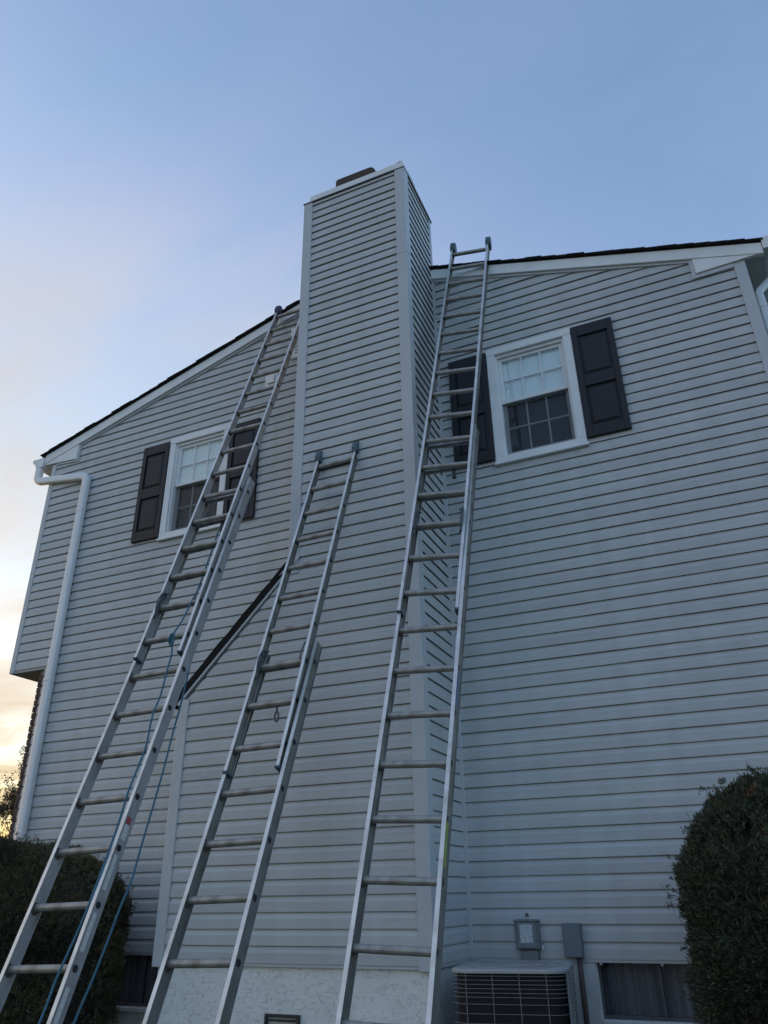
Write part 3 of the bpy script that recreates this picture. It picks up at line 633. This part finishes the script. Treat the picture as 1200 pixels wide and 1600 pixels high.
# ------------------------------------------------------------------ extension ladders
def ladder(label, BO, BU, BR, wB, kb, FO, FU, FR, wF, kf, caps, capmat, lock_k, lock_sides, extra, foot_mat=TEAL, web=None):
    web = web or WEBM
    BO = Vector(BO) + Vector((0, 0, G)); FO = Vector(FO) + Vector((0, 0, G))
    BU, BR, FU, FR = [Vector(v).normalized() for v in (BU, BR, FU, FR)]
    BN, FN = BR.cross(BU), FR.cross(FU)
    foot = BO - BU * (BO.z / BU.z) + BR * (wB / 2)
    th = thing('extension_ladder', (foot.x, foot.y, 0), label, 'ladder', 'aluminium extension ladders leaning on the house')
    RS = .3048
    def rails(O, U, Rr, N, w, t0, t1, dep, fl_out, fl_in, tk=.0035):
        for sgn, off in ((-1, 0.0), (1, w)):
            # I-section: web at the rung ends, flanges front and back; (a along outward, b along N)
            a0, a1, h = -fl_in, fl_out, dep / 2
            prof = [(a0, h), (a1, h), (a1, h - tk), (tk, h - tk), (tk, -h + tk), (a1, -h + tk), (a1, -h), (a0, -h), (a0, -h + tk), (0, -h + tk), (0, h - tk), (a0, h - tk)]
            q = MB(); xr = Vector((1, 0, 0)); xr = (xr - U * xr.dot(U)).normalized(); e1 = xr * sgn; N = xr.cross(U)
            q.ext(prof, O + Rr * off + U * t0, e1, N, U * (t1 - t0))
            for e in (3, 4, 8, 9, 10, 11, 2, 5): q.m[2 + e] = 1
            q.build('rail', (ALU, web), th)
    zt0 = -(BO.z - .03) / BU.z
    rails(BO, BU, BR, BN, wB, zt0, kb[1] * RS + .16, .080, .0110, .0125)
    rails(FO, FU, FR, FN, wF, kf[0] * RS - .16, kf[1] * RS + .13, .066, .0105, .0105)
    def rung_mesh(Rr, U, N, w):
        q = MB(); n = 14; rad = .0205; pr = []
        for k in range(n):
            a = 2 * math.pi * k / n; c, s_ = math.cos(a), math.sin(a); pr.append((c * rad, min(s_ * rad, rad * .78)))
        ends = (-.0046, w + .0046); vs = []
        for x in ends: vs += [Rr * x + N * p[0] + U * p[1] for p in pr]
        for x in ends: vs += [Rr * x + N * p[0] * .96 + U * p[1] * .96 for p in pr]
        for x in (-.0043, w + .0043): vs += [Rr * x + N * p[0] * .9 + U * p[1] * .9 for p in pr]
        ring = lambda a, b: [(a * n + k, a * n + (k + 1) % n, b * n + (k + 1) % n, b * n + k) for k in range(n)]
        q.add(vs, ring(0, 1) + ring(0, 2) + ring(1, 3)); q.f += ring(2, 4) + ring(3, 5) + [tuple(range(4 * n, 5 * n)), tuple(range(5 * n, 6 * n))]; q.m += [1] * (2 * n + 2)  # rung ends are flat discs, coloured dark as the tube's shaded inside
        for x0, x1 in ((.0005, .004), (w - .004, w - .0005)):   # collars coloured dark for swage shadow and grime where the rung meets each web
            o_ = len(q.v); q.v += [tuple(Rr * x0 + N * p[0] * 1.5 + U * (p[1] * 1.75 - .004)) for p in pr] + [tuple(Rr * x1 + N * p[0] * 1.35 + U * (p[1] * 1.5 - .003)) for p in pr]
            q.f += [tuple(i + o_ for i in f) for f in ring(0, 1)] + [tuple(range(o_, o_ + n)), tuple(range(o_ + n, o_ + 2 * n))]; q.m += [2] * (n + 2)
        me = bpy.data.meshes.new('rung'); me.from_pydata(q.v, [], q.f); me.materials.append(RUNGM); me.materials.append(HOLESHADE); me.materials.append(COLLARM); me.polygons.foreach_set('material_index', q.m)
        bm = bmesh.new(); bm.from_mesh(me); bmesh.ops.recalc_face_normals(bm, faces=bm.faces); bm.to_mesh(me); bm.free()
        return me
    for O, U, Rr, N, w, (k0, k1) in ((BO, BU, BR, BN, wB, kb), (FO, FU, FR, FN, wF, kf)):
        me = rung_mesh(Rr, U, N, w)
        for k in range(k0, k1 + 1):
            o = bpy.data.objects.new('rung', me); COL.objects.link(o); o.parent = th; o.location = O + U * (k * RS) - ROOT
    # rubber mitts on the fly's tips: hexagonal plates in the (N, U) plane
    tip = kf[1] * RS + .10
    for off in (0.0, wF):
        q = MB(); hexa = [(-.060, -.03), (.036, -.05), (.058, -.01), (.058, .06), (.022, .105), (-.04, .095), (-.072, .045)]
        q.ext(hexa, FO + FR * (off - .026) + FU * tip, FN, FU, FR * .052); q.build('end_cap', capmat, th, bevel=.006, seg=2)
        q = MB(); q.ext([(-.036, -.012), (.036, -.012), (.036, .004), (-.036, .004)], FO + FR * (off - .018) + FU * (kf[0] * RS - .16), FN, FU, FR * .036); q.build('end_plug', foot_mat, th, bevel=.003)
    # rung locks
    for sd in lock_sides:
        sg = 1 if sd == 0 else -1; ox = .022 if sd == 0 else wF - .022
        c = FO + FU * (lock_k * RS) + FR * ox + FN * .012
        q = MB(); q.ext([(-.03, .10), (.012, .135), (.03, .10), (.036, .01), (.024, -.05), (.03, -.105), (.012, -.12), (.0, -.06), (.012, .0), (.006, .08)], c - FR * .004 * sg, FN, FU, FR * sg * .014)
        lk = q.build('rung_lock', STEEL, th, bevel=.002)
        q = MB(); q.tube([c + FN * .03 + FU * .11, c + FN * .046 + FU * .05, c + FN * .044 + FU * .0, c + FN * .03 - FU * .06], .006, 6); q.tube([c + FU * .12 - FR * .01 * sg, c + FU * .12 + FR * .03 * sg], .008, 6); q.build('lock_spring', STEEL, lk)
    for i, off in enumerate((0.0, wB)):   # swivel shoes on the ground
        c = BO + BR * off + BU * zt0
        q = MB(); q.box(c.x - .04, c.x + .04, c.y - .06, c.y + .06, .0, .02); q.box(c.x - .03, c.x - .024, c.y - .03, c.y + .03, .02, .11); q.box(c.x + .024, c.x + .03, c.y - .03, c.y + .03, .02, .11); q.build('foot', foot_mat, th, bevel=.003)
    extra(th, BO, BU, BR, BN, wB, FO, FU, FR, FN, wF)
    return th
def sticker(th, O, U, N, Rr, off, t0, t1, n0, n1, m):
    q = MB(); c = O + Rr * (off + .0042); q.ext([(n0, 0), (n1, 0), (n1, t1 - t0), (n0, t1 - t0)], c + U * t0, N, U, Rr * .0008); q.build('label_sticker', m, th)
def hanger(th, p, N, U, sc=1.0, m=STEEL):
    q = MB(); q.tube([p + Vector((0, 0, .0)), p + Vector((0, 0, -.035 * sc))], .006 * sc, 6)
    c = p + Vector((0, 0, -.065 * sc)); q.tube([c + Vector((math.sin(a) * .014 * sc, 0, math.cos(a) * .032 * sc)) for a in [2 * math.pi * i / 12 for i in range(13)]], .0055 * sc, 6, cap=False)
    return q.build('hook', m, th, smooth=True)
def pulley(th, p, Rr):
    q = MB(); q.box(p.x - .010, p.x + .010, p.y - .014, p.y + .014, p.z - .03, p.z + .02); q.tube([p - Rr * .012 + Vector((0, 0, -.05)), p + Rr * .012 + Vector((0, 0, -.05))], .024, 14); return q.build('pulley', STEEL, th, bevel=.002)
RS = .3048
def ex_right(th, BO, BU, BR, BN, wB, FO, FU, FR, FN, wF):
    sticker(th, BO, BU, BN, BR, wB, .22 * RS, .95 * RS, -.022, .020, STICKY)
    sticker(th, BO, BU, BN, BR, wB, 3.1 * RS, 3.85 * RS, -.018, .018, STICKB)
    pulley(th, BO + BU * (10 * RS - .02) + BR * (wB * .62), BR)
def ex_mid(th, BO, BU, BR, BN, wB, FO, FU, FR, FN, wF):
    hanger(th, BO + BU * (1 * RS - .018) + BR * (wB * .52), BN, BU)
    q = MB(); q.tube([FO + FU * (2.45 * RS) + FR * (wF - .02) + FN * .03, FO + FU * (2.2 * RS) + FR * (wF - .03) + FN * .035, FO + FU * (2.0 * RS) + FR * (wF - .032) + FN * .03], .006, 6); q.build('lock_spring', STEEL, th)
def ex_left(th, BO, BU, BR, BN, wB, FO, FU, FR, FN, wF):
    pulley(th, BO + BU * (4 * RS - .03) + BR * (wB * .63) - BN * .01, BR)
    q = MB(); q.tube([FO + FU * (1.45 * RS) + FR * (wF - .02) + FN * .03, FO + FU * (1.2 * RS) + FR * (wF - .03) + FN * .035, FO + FU * (1.0 * RS) + FR * (wF - .032) + FN * .03], .006, 6); q.build('lock_spring', STEEL, th)
    sticker(th, BO, BU, BN, BR, wB, -4.55 * RS, -4.42 * RS, -.020, .020, STICKR)
    sticker(th, BO, BU, BN, BR, wB, -4.85 * RS, -4.57 * RS, -.022, .018, STICKW)
    for a in (-5.75, -6.75, -7.9): sticker(th, BO, BU, BN, BR, wB, a * RS, (a + .62) * RS, -.014, .016, STICKW)
ladder('longest ladder with blue rope, leaning left of the chimney past the left window', (-3.7321, -1.6486, 2.0653), (-.0274, .3631, .9314), (.9996, .0131, .0243), .4313, (-10, 5),
       (-3.7188, -1.6825, 2.062), (-.0174, .3407, .94), (.9995, .0316, .0071), .3721, (0, 15), True, NAVY, 1, (0,), ex_left, NAVY, WEBL)
ladder('shortest ladder, leaning in the middle on the front face of the chimney', (-2.7944, -1.7843, 1.2185), (-.0243, .4109, .9114), (.9997, .0089, .0226), .4046, (-7, 2),
       (-2.7863, -1.8141, 1.2096), (-.013, .3687, .9294), (.9999, -.0008, .0143), .3616, (0, 9), True, TEAL, 2, (0,), ex_mid)
ladder('ladder to the right of the chimney reaching above the roof edge', (-1.7825, -2.0958, .4651), (.0059, .3474, .9377), (.9952, .0898, -.0395), .4058, (-4, 11),
       (-1.8042, -2.0741, .4382), (.0194, .3182, .9478), (.9886, .1357, -.0658), .380, (6, 21), True, TEAL, 8, (0, 1), ex_right)

# ------------------------------------------------------------------ blue rope
ROOT = Vector((-3.3, -2.3, 0))
def smooth_pts(P, n=5):
    P = [Vector(p) for p in P]; out_ = []
    for i in range(len(P) - 1):
        p0, p1, p2, p3 = P[max(i - 1, 0)], P[i], P[i + 1], P[min(i + 2, len(P) - 1)]
        for j in range(n):
            t_ = j / n; out_.append(.5 * ((2 * p1) + (p2 - p0) * t_ + (2 * p0 - 5 * p1 + 4 * p2 - p3) * t_ ** 2 + (3 * p1 - p0 - 3 * p2 + p3) * t_ ** 3))
    return out_ + [P[-1]]
rp1 = [(-3.475, -1.27, 3.075), (-3.462, -1.35, 2.857), (-3.456, -1.41, 2.696), (-3.44, -1.49, 2.508), (-3.413, -1.60, 2.328), (-3.419, -1.67, 2.178), (-3.441, -1.71, 2.084), (-3.439, -1.735, 2.015), (-3.41, -1.75, 1.923), (-3.385, -1.81, 1.771), (-3.362, -1.87, 1.603), (-3.351, -1.94, 1.444), (-3.32, -2.00, 1.25), (-3.305, -2.068, 1.109), (-3.306, -2.12, .975), (-3.293, -2.178, .81), (-3.276, -2.257, .622), (-3.273, -2.32, .452), (-3.28, -2.374, .296), (-3.282, -2.44, .154), (-3.292, -2.482, .046), (-3.29, -2.55, -.133), (-3.30, -2.75, -.6), (-3.34, -2.95, -1.12), (-3.2, -3.1, -1.14)]
rp2 = [(-3.475, -1.24, 3.075), (-3.50, -1.20, 2.9), (-3.51, -1.26, 2.7), (-3.47, -1.36, 2.43), (-3.425, -1.47, 2.17), (-3.39, -1.556, 1.969), (-3.37, -1.587, 1.889), (-3.315, -1.712, 1.57), (-3.293, -1.788, 1.374), (-3.258, -1.884, 1.127), (-3.233, -1.975, .893), (-3.213, -2.057, .684), (-3.193, -2.134, .486), (-3.205, -2.189, .345), (-3.206, -2.249, .191), (-3.215, -2.314, .023), (-3.23, -2.38, -.145), (-3.25, -2.55, -.6), (-3.2, -2.8, -1.12), (-3.0, -3.0, -1.14)]
q = MB()
for rp in (rp1, rp2): q.tube(smooth_pts([(a, b, c + G) for a, b, c in rp]), .0062, 8)
c = Vector((-3.43, -1.735, 2.02 + G))
q.tube([c + Vector((.022 * math.cos(a * .7), -.008 - .004 * math.sin(a), .045 * math.sin(a * .7))) for a in range(15)], .007, 6)
tag(q.build('rope', ROPE, smooth=True), 'blue rope hanging down the left ladder in two strands', 'rope')

# ------------------------------------------------------------------ shrubs and trees
def leaf_mat(name):
    m = bpy.data.materials.new(name); m.use_nodes = True
    n = m.node_tree.nodes; l = m.node_tree.links; b = n['Principled BSDF']; b.inputs['Roughness'].default_value = .6; b.inputs['Specular IOR Level'].default_value = .3
    at = n.new('ShaderNodeAttribute'); at.attribute_name = 'tone'; l.new(at.outputs['Color'], b.inputs['Base Color']); return m
LEAF = leaf_mat('evergreen_needles')
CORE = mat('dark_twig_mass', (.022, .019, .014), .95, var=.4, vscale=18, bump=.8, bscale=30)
BARK = mat('brown_bark', (.07, .05, .04), .9, var=.3, vscale=12, bump=.6, bscale=30)
def foliage(name, pos, nrm, tone, parent, nb, blen, bwid, rng, droop=0.0):
    N = len(pos); tot = N * nb
    base = np.repeat(pos, nb, 0); nn = np.repeat(nrm, nb, 0)
    d = nn * .75 + rng.normal(0, .55, (tot, 3)) + np.array([0, 0, .35 - droop]); d /= np.linalg.norm(d, axis=1)[:, None]
    sd = np.cross(d, rng.normal(0, 1, (tot, 3))); sd /= np.linalg.norm(sd, axis=1)[:, None] + 1e-9
    Ln = blen * rng.uniform(.55, 1.35, (tot, 1)); wd = bwid * rng.uniform(.7, 1.3, (tot, 1))
    b0 = base + rng.normal(0, blen * .35, (tot, 3))
    v = np.stack([b0 - sd * wd * .35, b0 + sd * wd * .35, b0 + d * Ln * .6 + sd * wd * .5, b0 + d * Ln, b0 + d * Ln * .6 - sd * wd * .5], 1).reshape(-1, 3) - np.array(ROOT)
    me = bpy.data.meshes.new(name); me.vertices.add(tot * 5); me.vertices.foreach_set('co', v.astype(np.float32).ravel())
    me.loops.add(tot * 5); me.loops.foreach_set('vertex_index', np.arange(tot * 5, dtype=np.int32))
    me.polygons.add(tot); me.polygons.foreach_set('loop_start', np.arange(0, tot * 5, 5, dtype=np.int32))
    col = np.repeat(np.repeat(tone, nb, 0) * rng.uniform(.7, 1.35, (tot, 1)), 5, 0); col = np.concatenate([col, np.ones((len(col), 1))], 1)
    at = me.color_attributes.new('tone', 'FLOAT_COLOR', 'POINT'); at.data.foreach_set('color', col.astype(np.float32).ravel())
    me.materials.append(LEAF); me.update(calc_edges=True); me.validate()
    o = bpy.data.objects.new(name, me); COL.objects.link(o); o.parent = parent; return o
def noise3(p, s, rng_seed):
    r = np.random.default_rng(rng_seed); out_ = np.zeros(len(p))
    for _ in range(7):
        k = r.normal(0, 1, 3) * s; out_ += np.sin(p @ k + r.uniform(0, 6.28))
    return out_ / 7 ** .5
def shrub(label, c, rad, pw, z0, z1, under, seed, n, green, brownness):
    """sheared yew: superellipse plan, rounded top, narrowing towards the ground"""
    rng = np.random.default_rng(seed)
    th = thing('yew_shrub', (c[0], c[1], 0), label, 'shrub', 'clipped evergreen shrubs by the house wall')
    def surf(th_, t, shrink=0.0):
        cs, sn = np.cos(th_), np.sin(th_)
        ex = np.sign(cs) * np.abs(cs) ** (2 / pw); ey = np.sign(sn) * np.abs(sn) ** (2 / pw)
        prof = np.where(t < .62, under + (1 - under) * np.sin(np.clip(t / .62, 0, 1) * np.pi / 2) ** .8, (1 - np.clip((t - .62) / .38, 0, 1) ** 2.6) ** (1 / 2.6))
        x = c[0] + (rad[0] - shrink) * ex * prof; y = c[1] + (rad[1] - shrink) * ey * prof; z = z0 + (z1 - z0 - shrink) * t
        return np.stack([x, y, z], -1)
    tha = rng.uniform(0, 2 * np.pi, n); t = 1 - rng.uniform(0, 1, n) ** 1.25; t[: n // 5] = 1 - rng.uniform(0, .13, n // 5) ** 1.2
    p = surf(tha, t); e = 1e-3
    du = surf(tha + e, t) - p; dv = surf(tha, np.clip(t - e, 0, 1)) - p
    nr = np.cross(dv, du); nr /= np.linalg.norm(nr, axis=1)[:, None] + 1e-9
    ctr = np.array([c[0], c[1], (z0 + z1) / 2]); flip = ((p - ctr) * nr).sum(1) < 0; nr[flip] *= -1
    lump = noise3(p, 6.0, seed + 1) * .026 + noise3(p, 19.0, seed + 2) * .022
    depth = rng.uniform(0, 1, n) ** 1.6 * .11
    stick = np.where(rng.uniform(0, 1, n) > .965, rng.uniform(.0, .075, n), 0)
    p = p + nr * (lump - depth + stick + .01)[:, None]
    g = np.array(green)[None] * (1 + .30 * noise3(p, 5.0, seed + 3)[:, None]); g = np.clip(g, .008, 1)
    br = noise3(p, 6.5, seed + 4) + .55 * noise3(p, 16, seed + 5)
    mk = (br > 2.15 - brownness) & (rng.uniform(0, 1, n) < .55)
    g[mk] = np.array([.20, .10, .055]) * rng.uniform(.6, 1.2, (mk.sum(), 1))
    foliage('foliage', p, nr, g, th, 10, .021, .0046, rng)
    # twig mass inside
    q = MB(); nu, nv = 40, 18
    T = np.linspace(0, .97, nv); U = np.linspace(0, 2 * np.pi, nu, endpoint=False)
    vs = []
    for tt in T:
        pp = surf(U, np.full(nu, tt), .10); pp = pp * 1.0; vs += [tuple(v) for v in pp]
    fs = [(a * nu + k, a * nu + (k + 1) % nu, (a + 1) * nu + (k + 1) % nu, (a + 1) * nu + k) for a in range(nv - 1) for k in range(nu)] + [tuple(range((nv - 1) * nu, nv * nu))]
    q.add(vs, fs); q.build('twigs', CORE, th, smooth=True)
    q = MB()
    for i in range(5): a = i * 1.26; q.tube([(c[0] + .08 * math.cos(a), c[1] + .08 * math.sin(a), 0), (c[0] + rad[0] * .4 * math.cos(a), c[1] + rad[1] * .4 * math.sin(a), z1 * .5)], [.035, .018], 6)
    q.build('stem', BARK, th)
    q = MB()                              # a few bare twigs poking out
    idx = rng.choice(np.where(p[:, 1] < c[1] + .3)[0], 26, replace=False)
    for i in idx:
        b = Vector(p[i]); dirv = Vector(nr[i]) * .04 + Vector((rng.normal(0, .01), rng.normal(0, .01), rng.uniform(.04, .10))); q.tube([b - Vector(nr[i]) * .08, b, b + dirv], [.003, .0025, .001], 4)
    q.build('bare_twigs', BARK, th)['kind'] = 'stuff'
    return th
shrub('broad flat-topped dark shrub behind the foot of the left ladder', (-5.90, -.90, 0), (1.36, .66), 4.5, .1, G + .835, .80, 11, 44000, (.105, .096, .052), .25)
shrub('rounded dark green shrub with browning tips beside the right basement window', (.515, -1.08, 0), (.905, .72), 3.0, .1, G + .915, .46, 23, 44000, (.044, .054, .034), .5)

def tree(label, x, y, h, seed, spread, leaf_n, tone):
    rng = np.random.default_rng(seed); rr_ = random.Random(seed)
    th = thing('autumn_tree', (x, y, 0), label, 'tree', 'trees on the far horizon left of the house')
    q = MB(); tips = []
    def limb(p, d, L, r, lev):
        p = Vector(p); pts = [p]; dd = Vector(d).normalized(); n = 4
        for i in range(n):
            dd = (dd + Vector((rr_.gauss(0, .13), rr_.gauss(0, .13), .06))).normalized(); pts.append(pts[-1] + dd * L / n)
        q.tube(pts, [r * (1 - .75 * i / n) for i in range(n + 1)], 6 if lev < 2 else 4)
        if lev < 3:
            for k in range(7 if lev == 0 else 4):
                i = rr_.randint(1 if lev else 2, n); a = rr_.uniform(0, 6.28); sp = spread
                nd = (dd + Vector((math.cos(a) * sp, math.sin(a) * sp, rr_.uniform(-.1, .5)))).normalized()
                limb(pts[i], nd, L * rr_.uniform(.38, .6), r * .45, lev + 1)
        else: tips.extend(pts[2:])
    limb((x, y, 0), (0, 0, 1), h * .62, h * .022, 0)
    q.build('trunk', BARK, th)
    T = np.array([tuple(t_) for t_ in tips]); idx = rng.integers(0, len(T), leaf_n); p = T[idx] + rng.normal(0, h * .022, (leaf_n, 3))
    nr = rng.normal(0, 1, (leaf_n, 3)); nr /= np.linalg.norm(nr, axis=1)[:, None]
    foliage('crown', p, nr, np.array(tone)[None] * rng.uniform(.5, 1.5, (leaf_n, 1)), th, 3, h * .013, h * .006, rng, .4)
tree('tall thin tree with a leaning top twig next to the brick corner', -31.2, 22.0, 7.4, 3, .42, 5000, (.085, .05, .03))
tree('bushy rust brown tree at the left edge of the picture', -34.6, 23.2, 6.6, 5, .75, 26000, (.070, .046, .032))
tree('low olive brown tree in front of the taller two', -28.3, 19.8, 4.7, 8, .85, 20000, (.055, .046, .03))
